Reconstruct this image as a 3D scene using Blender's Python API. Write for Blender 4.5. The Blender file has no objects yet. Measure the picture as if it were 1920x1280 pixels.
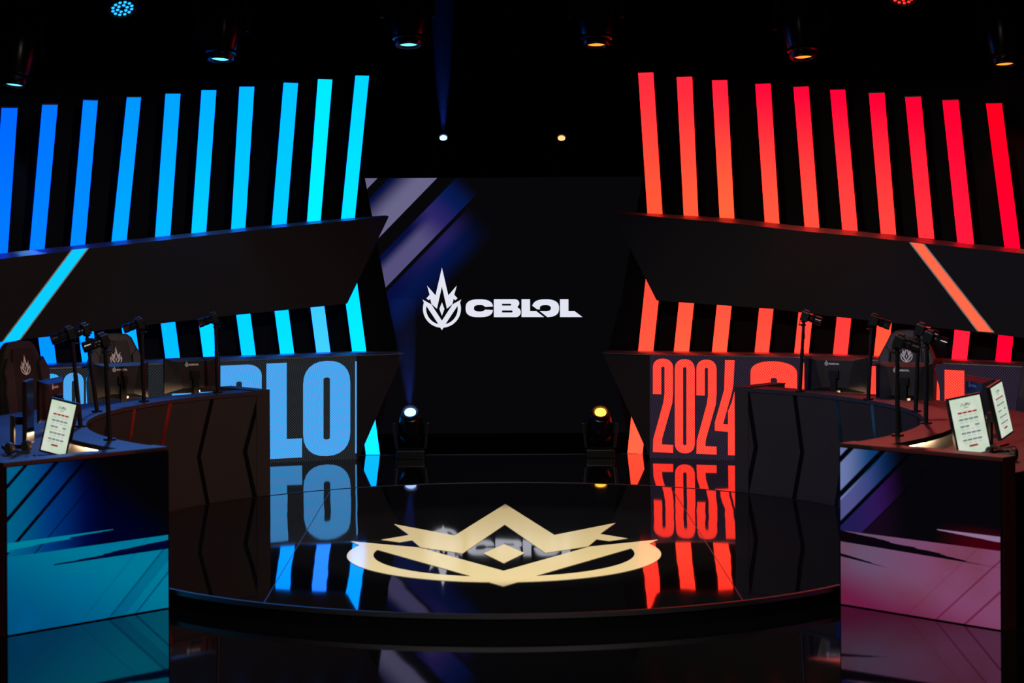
import bpy, bmesh, math, random
from mathutils import Vector, Matrix
random.seed(7)
S = bpy.context.scene
COL = S.collection
R = math.radians
# ------------------------------------------------------------------ camera
F = 3600.0; HY = 440.0; CX = 960.0; ROLL = 0.0055; CAMZ = 2.56
cd = bpy.data.cameras.new('camera'); cam = bpy.data.objects.new('camera', cd); COL.objects.link(cam)
cd.sensor_width = 36; cd.lens = 36*F/1920; cd.shift_y = -(640-HY)/1920
cd.clip_end = 200
cd.dof.use_dof = True; cd.dof.focus_distance = 22.5; cd.dof.aperture_fstop = 3.2
ca, sa = math.cos(ROLL), math.sin(ROLL)
cam.matrix_world = Matrix(((ca, sa, 0, 0), (0, 0, -1, 0), (-sa, ca, 0, CAMZ), (0, 0, 0, 1)))
S.camera = cam
# ------------------------------------------------------------------ world, exposure
w = bpy.data.worlds.new('world'); S.world = w; w.use_nodes = True
w.node_tree.nodes['Background'].inputs[0].default_value = (0.25, 0.3, 0.5, 1)
w.node_tree.nodes['Background'].inputs[1].default_value = 0.0012
S.view_settings.view_transform = 'Standard'; S.view_settings.look = 'None'
S.view_settings.exposure = 0; S.view_settings.gamma = 1; S.view_settings.use_curve_mapping = False
S.cycles.max_bounces = 8; S.cycles.volume_bounces = 0
S.cycles.use_denoising = True

def lin(c):
    return tuple((v/255/12.92 if v/255 <= .04045 else ((v/255+.055)/1.055)**2.4) for v in c)

def lamp(name, kind, loc, target, col, energy, size=.2, angle=40, blend=.5):
    l = bpy.data.lights.new(name, kind); o = bpy.data.objects.new(name, l); COL.objects.link(o)
    l.color = col; l.energy = energy
    if kind == 'SPOT': l.spot_size = R(angle); l.spot_blend = blend; l.shadow_soft_size = size
    if kind == 'AREA': l.size = size
    o.location = loc
    o.rotation_euler = (Vector(target)-Vector(loc)).to_track_quat('-Z', 'Y').to_euler()
    return o
# front-of-house warm wash, hung high over the audience
lamp('front_wash', 'SPOT', (-4, 3, 9.2), (3.0, 16.5, .3), (1, .90, .80), 3300, .35, 37, .6)
lamp('front_wash', 'SPOT', (4, 3, 9.2), (-3.0, 16.5, .3), (1, .84, .74), 3300, .35, 37, .6)
lamp('emblem_fill', 'SPOT', (-.064, 12.6, 8.6), (-.064, 15.2, .1), (1, .95, .86), 3300, .12, 26, .35)  # added unseen spot that only brightens the emblem
lamp('blue_cross_wash', 'SPOT', (-7.5, 9, 7.5), (3.6, 17.6, 1.2), (.06, .14, 1), 1200, .2, 24, .5)
lamp('red_cross_wash', 'SPOT', (7.5, 9, 7.5), (-3.6, 17.0, 1.2), (1, .10, .06), 500, .2, 24, .5)
# added coloured fill over the desks, unseen, standing in for the hanging heads
lamp('blue_desk_fill', 'SPOT', (-4.3, 21.2, 7.0), (-3.3, 14.6, 1.0), (.10, .32, 1), 1150, .15, 34, .5)
lamp('blue_desk_fill', 'SPOT', (-3.2, 21.2, 7.0), (-2.9, 17.2, 1.0), (.10, .32, 1), 650, .15, 30, .5)
lamp('red_desk_fill', 'SPOT', (4.2, 21.2, 7.0), (3.2, 14.6, 1.0), (1, .16, .13), 950, .15, 34, .5)
lamp('red_desk_fill', 'SPOT', (3.1, 21.2, 7.0), (2.8, 17.2, 1.0), (1, .14, .12), 600, .15, 30, .5)
# ------------------------------------------------------------------ projection helpers
def ray(px, py):
    u = (px-CX)/F; v = -(py-HY)/F
    return Vector((u*ca+v*sa, 1.0, -u*sa+v*ca))
CAM = Vector((0, 0, CAMZ))
def PY(px, py, Y):
    return CAM+ray(px, py)*Y
def PZ(px, py, z):
    d = ray(px, py); return CAM+d*((z-CAMZ)/d.z)
class Plane:                       # vertical plane through p, containing horizontal direction e
    def __init__(s, p, e):
        s.p = Vector((p[0], p[1], 0)); s.e = Vector((e[0], e[1], 0)).normalized()
        s.n = Vector((s.e.y, -s.e.x, 0))
        if s.n.y > 0: s.n = -s.n   # n points to the audience
    def back(s, d):
        return Plane(s.p-s.n*d, s.e)
    def hit(s, px, py):
        d = ray(px, py); t = (s.p-CAM).dot(s.n)/d.dot(s.n)
        return CAM+d*t
# ------------------------------------------------------------------ node helpers
class N:
    def __init__(s, nt, sock): s.nt = nt; s.s = sock
    def op(s, o, b=None, c=None):
        m = s.nt.nodes.new('ShaderNodeMath'); m.operation = o
        for i, v in enumerate((s, b, c)):
            if v is None: continue
            if isinstance(v, N): s.nt.links.new(v.s, m.inputs[i])
            else: m.inputs[i].default_value = v
        return N(s.nt, m.outputs[0])
    def __add__(s, b): return s.op('ADD', b)
    def __radd__(s, b): return s.op('ADD', b)
    def __sub__(s, b): return s.op('SUBTRACT', b)
    def __mul__(s, b): return s.op('MULTIPLY', b)
    def __rmul__(s, b): return s.op('MULTIPLY', b)
    def __truediv__(s, b): return s.op('DIVIDE', b)
    def rsub(s, a): return (s*-1)+a
    def gt(s, b): return s.op('GREATER_THAN', b)
    def lt(s, b): return s.op('LESS_THAN', b)
    def abs(s): return s.op('ABSOLUTE')
    def max(s, b): return s.op('MAXIMUM', b)
    def min(s, b): return s.op('MINIMUM', b)
    def sin(s): return s.op('SINE')
    def ramp(s, a, b):
        m = s.nt.nodes.new('ShaderNodeMapRange'); m.interpolation_type = 'SMOOTHSTEP'
        s.nt.links.new(s.s, m.inputs[0]); m.inputs[1].default_value = a; m.inputs[2].default_value = b
        m.inputs[3].default_value = 0; m.inputs[4].default_value = 1
        return N(s.nt, m.outputs[0])
    def inside(s, a, b): return s.gt(a)*s.lt(b)
def mixc(nt, f, a, b):
    m = nt.nodes.new('ShaderNodeMix'); m.data_type = 'RGBA'; m.clamp_factor = True
    nt.links.new(f.s, m.inputs[0])
    for i, v in ((6, a), (7, b)):
        if isinstance(v, tuple): m.inputs[i].default_value = (*v[:3], 1)
        else: nt.links.new(v, m.inputs[i])
    return m.outputs[2]
def coords(nt, kind='Object'):
    t = nt.nodes.new('ShaderNodeTexCoord'); x = nt.nodes.new('ShaderNodeSeparateXYZ')
    nt.links.new(t.outputs[kind], x.inputs[0])
    return [N(nt, x.outputs[i]) for i in range(3)]
def noise(nt, vec, scale, detail=2):
    n = nt.nodes.new('ShaderNodeTexNoise'); n.inputs['Scale'].default_value = scale; n.inputs['Detail'].default_value = detail
    if isinstance(vec, (list, tuple)):
        c = nt.nodes.new('ShaderNodeCombineXYZ')
        for i, v in enumerate(vec):
            if isinstance(v, N): nt.links.new(v.s, c.inputs[i])
            else: c.inputs[i].default_value = v
        nt.links.new(c.outputs[0], n.inputs['Vector'])
    return N(nt, n.outputs[0])
def pmat(name, col, rough=.5, metal=0, ior=1.5, bump=0, bscale=20, var=0, coat=0, spec=.5):
    m = bpy.data.materials.new(name); m.use_nodes = True; nt = m.node_tree; b = nt.nodes['Principled BSDF']
    b.inputs['Base Color'].default_value = (*col, 1); b.inputs['Roughness'].default_value = rough
    b.inputs['Metallic'].default_value = metal; b.inputs['IOR'].default_value = ior
    b.inputs['Specular IOR Level'].default_value = spec
    if coat: b.inputs['Coat Weight'].default_value = coat; b.inputs['Coat Roughness'].default_value = .05
    t = nt.nodes.new('ShaderNodeTexCoord')
    if var:
        n = nt.nodes.new('ShaderNodeTexNoise'); n.inputs['Scale'].default_value = bscale/3; n.inputs['Detail'].default_value = 4
        nt.links.new(t.outputs['Object'], n.inputs['Vector'])
        c = mixc(nt, N(nt, n.outputs[0]), tuple(v*(1-var) for v in col), tuple(v*(1+var) for v in col))
        nt.links.new(c, b.inputs['Base Color'])
    if bump:
        n = nt.nodes.new('ShaderNodeTexNoise'); n.inputs['Scale'].default_value = bscale
        nt.links.new(t.outputs['Object'], n.inputs['Vector'])
        bp = nt.nodes.new('ShaderNodeBump'); bp.inputs['Strength'].default_value = 1; bp.inputs['Distance'].default_value = bump
        nt.links.new(n.outputs[0], bp.inputs['Height']); nt.links.new(bp.outputs[0], b.inputs['Normal'])
    return m
def emat(name, col, strength=1.0):
    m = bpy.data.materials.new(name); m.use_nodes = True; nt = m.node_tree; nt.nodes.clear()
    e = nt.nodes.new('ShaderNodeEmission'); o = nt.nodes.new('ShaderNodeOutputMaterial')
    nt.links.new(e.outputs[0], o.inputs[0]); e.inputs[1].default_value = strength
    if isinstance(col, tuple): e.inputs[0].default_value = (*col, 1)
    m['e'] = 1
    return m
def enode(m, sock):
    nt = m.node_tree
    e = [n for n in nt.nodes if n.type == 'EMISSION'][0]; nt.links.new(sock, e.inputs[0])

# ------------------------------------------------------------------ mesh helpers
class MB:
    def __init__(s): s.v = []; s.f = []
    def add(s, vs, fs):
        o = len(s.v); s.v += [Vector(v) for v in vs]; s.f += [tuple(i+o for i in f) for f in fs]; return s
    def box(s, c, d, M=None):
        x, y, z = d[0]/2, d[1]/2, d[2]/2
        vs = [Vector((c[0]+i*x, c[1]+j*y, c[2]+k*z)) for i in (-1, 1) for j in (-1, 1) for k in (-1, 1)]
        if M: vs = [M @ v for v in vs]
        return s.add(vs, [(0, 1, 3, 2), (4, 6, 7, 5), (0, 4, 5, 1), (2, 3, 7, 6), (0, 2, 6, 4), (1, 5, 7, 3)])
    def prism(s, pts, off):        # polygon of 3-D points extruded by vector off
        n = len(pts); off = Vector(off)
        vs = [Vector(p) for p in pts]+[Vector(p)+off for p in pts]
        fs = [tuple(range(n)), tuple(reversed(range(n, 2*n)))]+[(i, i+n, (i+1) % n+n, (i+1) % n) for i in range(n)]
        return s.add(vs, fs)
    def lathe(s, prof, seg=24, M=None):      # prof: (r, z)
        vs = []; fs = []
        for r, z in prof:
            for k in range(seg):
                a = 2*math.pi*k/seg; vs.append(Vector((r*math.cos(a), r*math.sin(a), z)))
        for i in range(len(prof)-1):
            for k in range(seg):
                fs.append((i*seg+k, i*seg+(k+1) % seg, (i+1)*seg+(k+1) % seg, (i+1)*seg+k))
        fs.append(tuple(reversed(range(seg)))); fs.append(tuple(range((len(prof)-1)*seg, len(prof)*seg)))
        if M: vs = [M @ v for v in vs]
        return s.add(vs, fs)
    def tube(s, pts, r, seg=10):
        pts = [Vector(p) for p in pts]; vs = []; fs = []; rr = r if isinstance(r, (list, tuple)) else [r]*len(pts)
        for i, p in enumerate(pts):
            d = (pts[min(i+1, len(pts)-1)]-pts[max(i-1, 0)]).normalized()
            a = d.orthogonal().normalized() if i == 0 else (a-d*a.dot(d)).normalized()
            b = d.cross(a)
            for k in range(seg):
                t = 2*math.pi*k/seg; vs.append(p+(a*math.cos(t)+b*math.sin(t))*rr[i])
        for i in range(len(pts)-1):
            for k in range(seg):
                fs.append((i*seg+k, i*seg+(k+1) % seg, (i+1)*seg+(k+1) % seg, (i+1)*seg+k))
        fs.append(tuple(reversed(range(seg)))); fs.append(tuple(range((len(pts)-1)*seg, len(pts)*seg)))
        return s.add(vs, fs)
    def xf(s, M): s.v = [M @ v for v in s.v]; return s
    def build(s, name, mat, parent=None, smooth=False, bevel=0, world=False):
        bm = bmesh.new(); bv = [bm.verts.new(v) for v in s.v]
        for f in s.f:
            try: bm.faces.new([bv[i] for i in f])
            except ValueError: pass
        bmesh.ops.recalc_face_normals(bm, faces=bm.faces)
        if bevel:
            ed = [e for e in bm.edges if len(e.link_faces) == 2 and e.calc_face_angle(0) > R(35)]
            bmesh.ops.bevel(bm, geom=ed, offset=bevel, segments=2, affect='EDGES', profile=.7)
        me = bpy.data.meshes.new(name)
        if world and parent is not None:
            bm.transform(Matrix.Translation(-parent.location))
        bm.to_mesh(me); bm.free()
        if smooth:
            for p in me.polygons: p.use_smooth = True
            me.set_sharp_from_angle(angle=R(40))
        me.materials.append(mat)
        o = bpy.data.objects.new(name, me); COL.objects.link(o)
        if parent is not None: o.parent = parent
        return o
def centre(o):                      # put a lone mesh's origin at its base
    me = o.data; xs = [v.co.copy() for v in me.vertices]
    c = Vector(((min(v.x for v in xs)+max(v.x for v in xs))/2, (min(v.y for v in xs)+max(v.y for v in xs))/2, min(v.z for v in xs)))
    me.transform(Matrix.Translation(-c)); o.location = c; return o
def tag(o, label, cat, group=None):
    o['label'] = label; o['category'] = cat
    if group: o['group'] = group
    return o
def thing(name, label, cat, loc=(0, 0, 0), rz=0, group=None):
    o = bpy.data.objects.new(name, None); COL.objects.link(o); o.location = loc; o.rotation_euler = (0, 0, rz); o.empty_display_size = .1
    return tag(o, label, cat, group)
def struct(o): o['kind'] = 'structure'; return o
def fill2d(splines, thick=.002):    # closed outlines with holes -> MB in the XY plane
    cu = bpy.data.curves.new('outline', 'CURVE'); cu.dimensions = '2D'; cu.fill_mode = 'BOTH' if thick else 'FRONT'; cu.extrude = thick/2
    for sp in splines:
        s = cu.splines.new('POLY'); s.points.add(len(sp)-1); s.use_cyclic_u = True
        for i, p in enumerate(sp): s.points[i].co = (p[0], p[1], 0, 1)
    o = bpy.data.objects.new('outline', cu); COL.objects.link(o)
    dg = bpy.context.evaluated_depsgraph_get(); me = bpy.data.meshes.new_from_object(o.evaluated_get(dg))
    mb = MB(); mb.add([v.co.copy() for v in me.vertices], [tuple(p.vertices) for p in me.polygons])
    bpy.data.objects.remove(o); bpy.data.curves.remove(cu); bpy.data.meshes.remove(me)
    return mb
def join(*mbs):
    m = MB()
    for b in mbs: m.add(b.v, b.f)
    return m
# ------------------------------------------------------------------ materials
M = {}
M['black'] = pmat('black_paint', (.0022, .0022, .0028), .6, spec=.06)
M['void'] = pmat('black_drape', (.0015, .0015, .002), .95, spec=.02, bump=.02, bscale=6)
M['plastic'] = pmat('black_plastic', (.007, .007, .008), .34, spec=.3)
M['rubber'] = pmat('black_rubber', (.006, .006, .006), .6, spec=.2)
M['glossblack'] = pmat('black_gloss_inlay', (.004, .004, .005), .12)
M['fabric'] = pmat('dark_grey_panel', (.036, .0305, .028), .75, spec=.12, var=.12, bscale=8, bump=.0008)
M['counter'] = pmat('charcoal_laminate', (.030, .030, .033), .5, spec=.25, var=.06, bscale=6)
M['canopy'] = pmat('charcoal_fascia', (.019, .0165, .018), .6, spec=.1, var=.1, bscale=2)
M['ledge'] = pmat('dark_ledge_board', (.03, .03, .032), .42, ior=2.3)
M['leather'] = pmat('dark_leather', (.036, .031, .029), .45, spec=.25, bump=.001, bscale=60)
M['leather2'] = pmat('charcoal_leather_centre', (.026, .022, .020), .5, spec=.2, bump=.001, bscale=60)
M['side'] = pmat('dark_side_board', (.075, .012, .014), .5, spec=.15)
M['darkmetal'] = pmat('dark_metal_edge', (.10, .10, .11), .4, metal=1)
M['metal'] = pmat('brushed_metal', (.35, .35, .37), .35, metal=1)
M['silver'] = pmat('silver_edge', (.6, .6, .62), .3, metal=1)
def floor_mat(name, bump, rough):
    m = bpy.data.materials.new(name); m.use_nodes = True; nt = m.node_tree; b = nt.nodes['Principled BSDF']
    b.inputs['Base Color'].default_value = (.0035, .0035, .004, 1); b.inputs['Roughness'].default_value = rough; b.inputs['IOR'].default_value = 2.0
    x, y, z = coords(nt)
    n = noise(nt, [x*1.0, y*.45, z], 2.2, 1)
    bp = nt.nodes.new('ShaderNodeBump'); bp.inputs['Strength'].default_value = 1; bp.inputs['Distance'].default_value = bump
    nt.links.new(n.s, bp.inputs['Height']); nt.links.new(bp.outputs[0], b.inputs['Normal'])
    return m
M['floor'] = floor_mat('black_gloss_floor', .0008, .035)
M['stage'] = floor_mat('black_gloss_stage', .0022, .03)

# ------------------------------------------------------------------ setting
def slab(name, x0, x1, y0, y1, z0, z1, mat):
    mb = MB(); mb.box(((x0+x1)/2, (y0+y1)/2, (z0+z1)/2), (x1-x0, y1-y0, z1-z0))
    return struct(centre(mb.build(name, mat)))
slab('floor', -12, 12, 4, 22.4, -.2, 0, M['floor'])
slab('floor', -12, 12, 22.4, 28, -.3, -.03, M['void'])
slab('wall_back', -12, 12, 28, 28.2, -.3, 10, M['void'])
slab('wall_left', -12.2, -12, 4, 28.2, -.3, 10, M['void'])
slab('wall_right', 12, 12.2, 4, 28.2, -.3, 10, M['void'])
slab('ceiling', -12.2, 12.2, 4, 28.2, 10, 10.2, M['void'])
slab('trim_1', -1.9, 1.7, 22.38, 22.42, -.02, .003, M['darkmetal'])
# floor joints
XC, YC, RP, ZP = -.064, 15.64, 3.30, .12

# ------------------------------------------------------------------ emblem and lettering outlines
def circ(cx, cy, rx, ry, a0, a1, n=24, e=2.0):
    out = []
    for i in range(n+1):
        a = R(a0+(a1-a0)*i/n); c, s = math.cos(a), math.sin(a)
        out.append((cx+rx*math.copysign(abs(c)**(2/e), c), cy+ry*math.copysign(abs(s)**(2/e), s)))
    return out
def emblem_parts():                 # in units of the drawing: x right, y up, origin at the bottom tip, total height 625
    X = 366
    def sym(r):                     # right half outline, top to bottom, mirrored
        return [(x-X, 740-y) for x, y in r]+[(X-x, 740-y) for x, y in reversed(r) if abs(x-X) > .5]
    flame = sym([(366, 115), (430, 392), (514, 295), (489, 386), (522, 422), (498, 441), (483, 427), (470, 480), (416, 526), (366, 305)])
    # the flame outline closes over its inner notch: order right side down then left side up, notch last
    r = [(366, 115), (430, 392), (514, 295), (489, 386), (522, 422), (498, 441), (483, 427), (470, 480), (416, 526)]
    flame = [(x-X, 740-y) for x, y in r]+[(0, 740-305)]+[(X-x, 740-y) for x, y in reversed(r[1:])]
    v = [(560, 433), (472, 482), (366, 645)]
    lo = [(366, 706), (384, 706), (522, 497), (547, 463)]
    vee = [(x-X, 740-y) for x, y in v]+[(X-x, 740-y) for x, y in reversed(v[:2])]+[(X-x, 740-y) for x, y in reversed(lo[1:])]+[(x-X, 740-y) for x, y in lo[1:]]
    ring = circ(0, 215, 190, 190, -201, 21, 60)+list(reversed(circ(0, 215, 158, 158, -201, 21, 60)))
    tip = [(-22, 34), (22, 34), (0, 0)]
    dia = [(0, 278), (25, 212), (0, 143), (-25, 212)]
    return [[flame], [vee], [ring], [tip], [dia]]
def emblem_mesh(th):
    out = []
    for i, p in enumerate(emblem_parts()):
        mb = fill2d(p, th); mb.v = [v+Vector((0, 0, i*th*.12)) for v in mb.v]; out.append(mb)
    return join(*out)
def word_parts():                   # CBLOL, in the same drawing units, x from the emblem axis, y up from its tip
    def c(pts): return [(x-366, 740-y) for x, y in pts]
    C = circ(740, 521, 137, 89, -6, -354, 60, 2.7)+list(reversed(circ(742, 521, 56, 33, -18, -342, 40, 2.5)))
    Bo = [(885, 431), (1095, 431)]+circ(1095, 471, 45, 40, -80, 50, 10)+[(1122, 512)]+circ(1104, 560, 50, 50, -60, 88, 14)+[(885, 610)]
    B1 = [(967, 476), (1050, 476)]+circ(1050, 485.5, 9, 9.5, -80, 80, 6)+[(1050, 495), (967, 495)]
    B2 = [(967, 543), (1064, 543)]+circ(1064, 553, 9, 10, -80, 80, 6)+[(1064, 563), (967, 563)]
    L1 = [(1162, 431), (1247, 431), (1247, 550), (1310, 550), (1388, 609), (1162, 609)]
    O = [(1318, 532), (1268, 495)]+circ(1403, 521, 134, 89, 198, 430, 50, 2.6)[0:]+[(1420, 610), (1345, 550), (1400, 551)]+circ(1400, 520, 55, 31, 80, -170, 30, 2.5)+[(1345, 532)]
    L2 = [(1546, 431), (1631, 431), (1631, 550), (1693, 550), (1771, 609), (1546, 609)]
    return [[c(C)], [c(Bo), c(B1), c(B2)], [c(L1)], [c(O)], [c(L2)]]
def word_mesh(th): return join(*[fill2d(p, th) for p in word_parts()])

# ------------------------------------------------------------------ round platform
pl = thing('round_stage_platform', 'low round glossy black stage platform with a cream emblem, at the centre of the floor', 'stage platform', (XC, YC, 0))
MB().lathe([(RP-.02, .03), (RP-.02, ZP)], 192).build('deck', M['stage'], pl)
MB().lathe([(RP-.014, 0), (RP-.012, ZP-.03)], 192).build('riser', M['void'], pl)
ring = MB(); prof = [(RP-.022, ZP-.03), (RP, ZP-.03), (RP, ZP+.003), (RP-.022, ZP+.003)]
seg = 192; vs = []; fs = []
for k in range(seg):
    a = 2*math.pi*k/seg
    for r, z in prof: vs.append((r*math.cos(a), r*math.sin(a), z))
for k in range(seg):
    for j in range(4): fs.append((k*4+j, k*4+(j+1) % 4, ((k+1) % seg)*4+(j+1) % 4, ((k+1) % seg)*4+j))
ring.add(vs, fs).build('edge_trim', M['darkmetal'], pl)
# panel joints across the deck
for (p, q) in (((619, 921), (494, 1131)), ((1261, 918), (1394, 1127))):
    a = PZ(*p, ZP)-Vector((XC, YC, 0)); b = PZ(*q, ZP)-Vector((XC, YC, 0)); d = (b-a).normalized(); s = Vector((d.y, -d.x, 0))*.003
    z = Vector((0, 0, .001))
    MB().prism([a-s, a+s, b+s, b-s], z).build('panel_joint', M['darkmetal'], pl)
# emblem inlay
em = emblem_mesh(.002)
k_ = 0
E0 = PZ(944.5, 1099.6, ZP); E1 = PZ(946.7, 944.9, ZP)
sc = (E1.y-E0.y)/625
pa, pb = PZ(648.5, 1038.6, ZP), PZ(1240.9, 1038.6, ZP)
scx = (pb.x-pa.x)/382
em.v = [Vector((v.x*scx+(E0.x+E1.x)/2-XC, v.y*sc+E0.y-YC, ZP+.0015+v.z)) for v in em.v]
M['inlay'] = pmat('cream_vinyl', (.80, .68, .36), .12, var=.06, bscale=3)
e = em.build('emblem_inlay', M['inlay'], pl); e['label'] = 'cream flame emblem inlaid in the deck'

# ------------------------------------------------------------------ side sets
WL = Plane((-1.79, 22.05), (1, .37)); WR = Plane((1.58, 22.0), (1, -.34))
def poly(plane, pts, thick, name, mat, parent=None, bevel=0):   # a board on a plane from its outline in the photograph, real thickness behind
    q = [plane.hit(*p) for p in pts]
    o = MB().prism(q, -plane.n*thick).build(name, mat, parent, world=True, bevel=bevel)
    return o
def barmat(name, top, bot, boost=1.0):
    m = emat(name, (1, 1, 1), 1.0); nt = m.node_tree; x, y, z = coords(nt, 'Generated')
    enode(m, mixc(nt, z.ramp(0, 1), tuple(c*boost for c in bot), tuple(c*boost for c in top)))
    return m
def bluec(c, k=3.4): r, g, b = lin(c); return (r, g, b*k)
def redc(c, k=3.2): r, g, b = lin(c); return (r*k, g, b)
def z4(p, x0, y0, s): return [(x0+a/s, y0+b/s) for a, b in p]
LU = [z4(p, 0, 130, 2.2458) for p in (
    [(8, 163), (74, 163), (32, 776), (-31, 783)], [(180, 150), (243, 150), (187, 761), (126, 767)],
    [(353, 130), (412, 132), (358, 741), (298, 747)], [(537, 118), (594, 118), (533, 723), (472, 729)],
    [(700, 103), (760, 103), (717, 701), (656, 707)], [(852, 88), (911, 88), (868, 685), (809, 692)],
    [(1012, 73), (1071, 73), (1033, 668), (977, 674)])]+[z4(p, 420, 130, 2.2458) for p in (
    [(255, 56), (312, 58), (263, 652), (205, 657)], [(400, 41), (456, 43), (407, 636), (354, 641)], [(558, 26), (611, 27), (551, 625), (498, 629)])]
RU = [z4(p, 1120, 130, 2.2458) for p in (
    [(172, 15), (231, 13), (270, 612), (211, 609)], [(334, 33), (395, 31), (421, 624), (364, 621)], [(483, 46), (543, 45), (573, 629), (515, 626)],
    [(665, 62), (726, 60), (763, 649), (705, 645)], [(826, 75), (886, 73), (932, 668), (873, 663)])]+[z4(p, 1500, 130, 2.2454) for p in (
    [(127, 88), (187, 86), (240, 680), (178, 675)], [(290, 101), (353, 99), (402, 696), (340, 691)], [(443, 118), (507, 116), (563, 714), (500, 708)],
    [(600, 132), (665, 130), (731, 739), (663, 729)], [(783, 145), (848, 143), (927, 762), (862, 753)])]
# lower columns: (x at the ledge y=ref left, right, lean dx per dy)
LL = [(4, 38, 690), (80, 107, 688), (156, 184, 684), (238, 263, 679), (312, 338, 675), (383, 409, 671), (455, 480, 668), (527.6, 552, 665.5), (595.6, 620, 663), (662.7, 687, 660.5)]
RL = [(1196.6, 1223, 657), (1263.4, 1290, 658), (1335, 1361, 659), (1414.8, 1440, 661), (1489, 1514.5, 664), (1561.7, 1587.6, 665), (1638, 1664, 671), (1711, 1737, 675), (1783.7, 1812, 677.5), (1866, 1894, 681)]
cb_t = [(0, 105, 232), (0, 118, 245), (0, 135, 252), (0, 152, 255), (0, 165, 255), (0, 178, 255), (0, 190, 255), (0, 196, 255), (0, 235, 255), (0, 215, 255)]
cb_b = [(0, 122, 255), (0, 130, 255), (0, 140, 255), (0, 168, 255), (0, 182, 255), (0, 205, 255), (0, 205, 255), (0, 205, 255), (0, 245, 255), (0, 232, 255)]
cr_t = [(255, 45, 62), (255, 42, 62), (255, 32, 62), (252, 10, 58), (250, 5, 56), (250, 0, 56), (250, 0, 54), (248, 0, 52), (245, 0, 50), (212, 0, 32)]
cr_b = [(255, 88, 55), (255, 92, 58), (255, 100, 60), (255, 88, 62), (255, 80, 62), (255, 70, 62), (255, 68, 62), (255, 50, 62), (255, 25, 60), (240, 0, 50)]
ords = ['first', 'second', 'third', 'fourth', 'fifth', 'sixth', 'seventh', 'eighth', 'ninth', 'tenth']
def column(plane, pts, mat, label, group):
    q = [plane.hit(*p) for p in pts]; base = (q[2]+q[3])/2
    t = thing('light_panel', label, 'light panel', base, 0, group)
    th = .07
    # diffuser: lit front
    MB().prism(q, -plane.n*th).build('diffuser', mat, t, world=True)
    # black channel behind, slightly wider
    e = plane.e*.012; up = Vector((0, 0, .02))
    qb = [q[0]-e+up, q[1]+e+up, q[2]+e, q[3]-e]
    qb = [p-plane.n*(th-.02) for p in qb]
    MB().prism(qb, -plane.n*.06).build('channel', M['black'], t, world=True)
    cap = [q[0]-e+up*.7, q[1]+e+up*.7, q[1]+e, q[0]-e]
    MB().prism([p+plane.n*.004 for p in cap], -plane.n*.08).build('end_cap', M['plastic'], t, world=True)
    return t
UL, UR = WL.back(.10), WR.back(.10)
for i, p in enumerate(LU):
    column(UL, p, barmat('blue_column_%d' % i, bluec(cb_t[i]), bluec(cb_b[i])),
           'tall blue light panel above the left canopy, %s from the left edge' % ords[i], 'blue light panels above the left canopy')
for i, p in enumerate(RU):
    column(UR, p, barmat('red_column_%d' % i, redc(cr_t[i]), redc(cr_b[i])),
           'tall red light panel above the right canopy, %s from the dark centre' % ords[i], 'red light panels above the right canopy')
LLp, RLp = WL.back(.32), WR.back(.32)
lc = [(0, 160, 255), (0, 150, 255), (0, 175, 255), (0, 185, 255), (0, 190, 255), (0, 220, 255), (0, 215, 255), (0, 225, 255), (60, 205, 255), (0, 235, 255)]
rc_t = [(255, 80, 60), (255, 84, 62), (255, 84, 62), (255, 75, 60), (255, 75, 62), (255, 62, 60), (255, 84, 60), (255, 50, 60), (255, 30, 62), (250, 0, 50)]
rc_b = [(255, 105, 72), (255, 118, 72), (255, 118, 72), (255, 100, 70), (255, 108, 70), (255, 80, 66), (255, 120, 50), (255, 55, 60), (255, 45, 62), (255, 10, 55)]
for i, (a, b_, y) in enumerate(LL):
    k = .133; yt = 520+(9-i)*11; yb = 859+(9-i)*3.6
    pts = [(a-k*(y-yt), yt), (b_-k*(y-yt), yt), (b_+k*(yb-y), yb), (a+k*(yb-y), yb)]
    q = [LLp.hit(*p) for p in pts]; dz = min(q[2].z, q[3].z)
    column(LLp, pts, barmat('blue_low_%d' % i, bluec(lc[i]), bluec(tuple(min(255, c+15) for c in lc[i]))),
           'short blue light panel under the left canopy, %s from the left edge' % ords[i], 'blue light panels under the left canopy')
for i, (a, b_, y) in enumerate(RL):
    k = .105; yt = 515+i*11; yb = 853+i*4
    pts = [(a+k*(y-yt), yt), (b_+k*(y-yt), yt), (b_-k*(yb-y), yb), (a-k*(yb-y), yb)]
    column(RLp, pts, barmat('red_low_%d' % i, redc(rc_t[i]), redc(rc_b[i])),
           'short red light panel under the right canopy, %s from the dark centre' % ords[i], 'red light panels under the right canopy')

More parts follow.
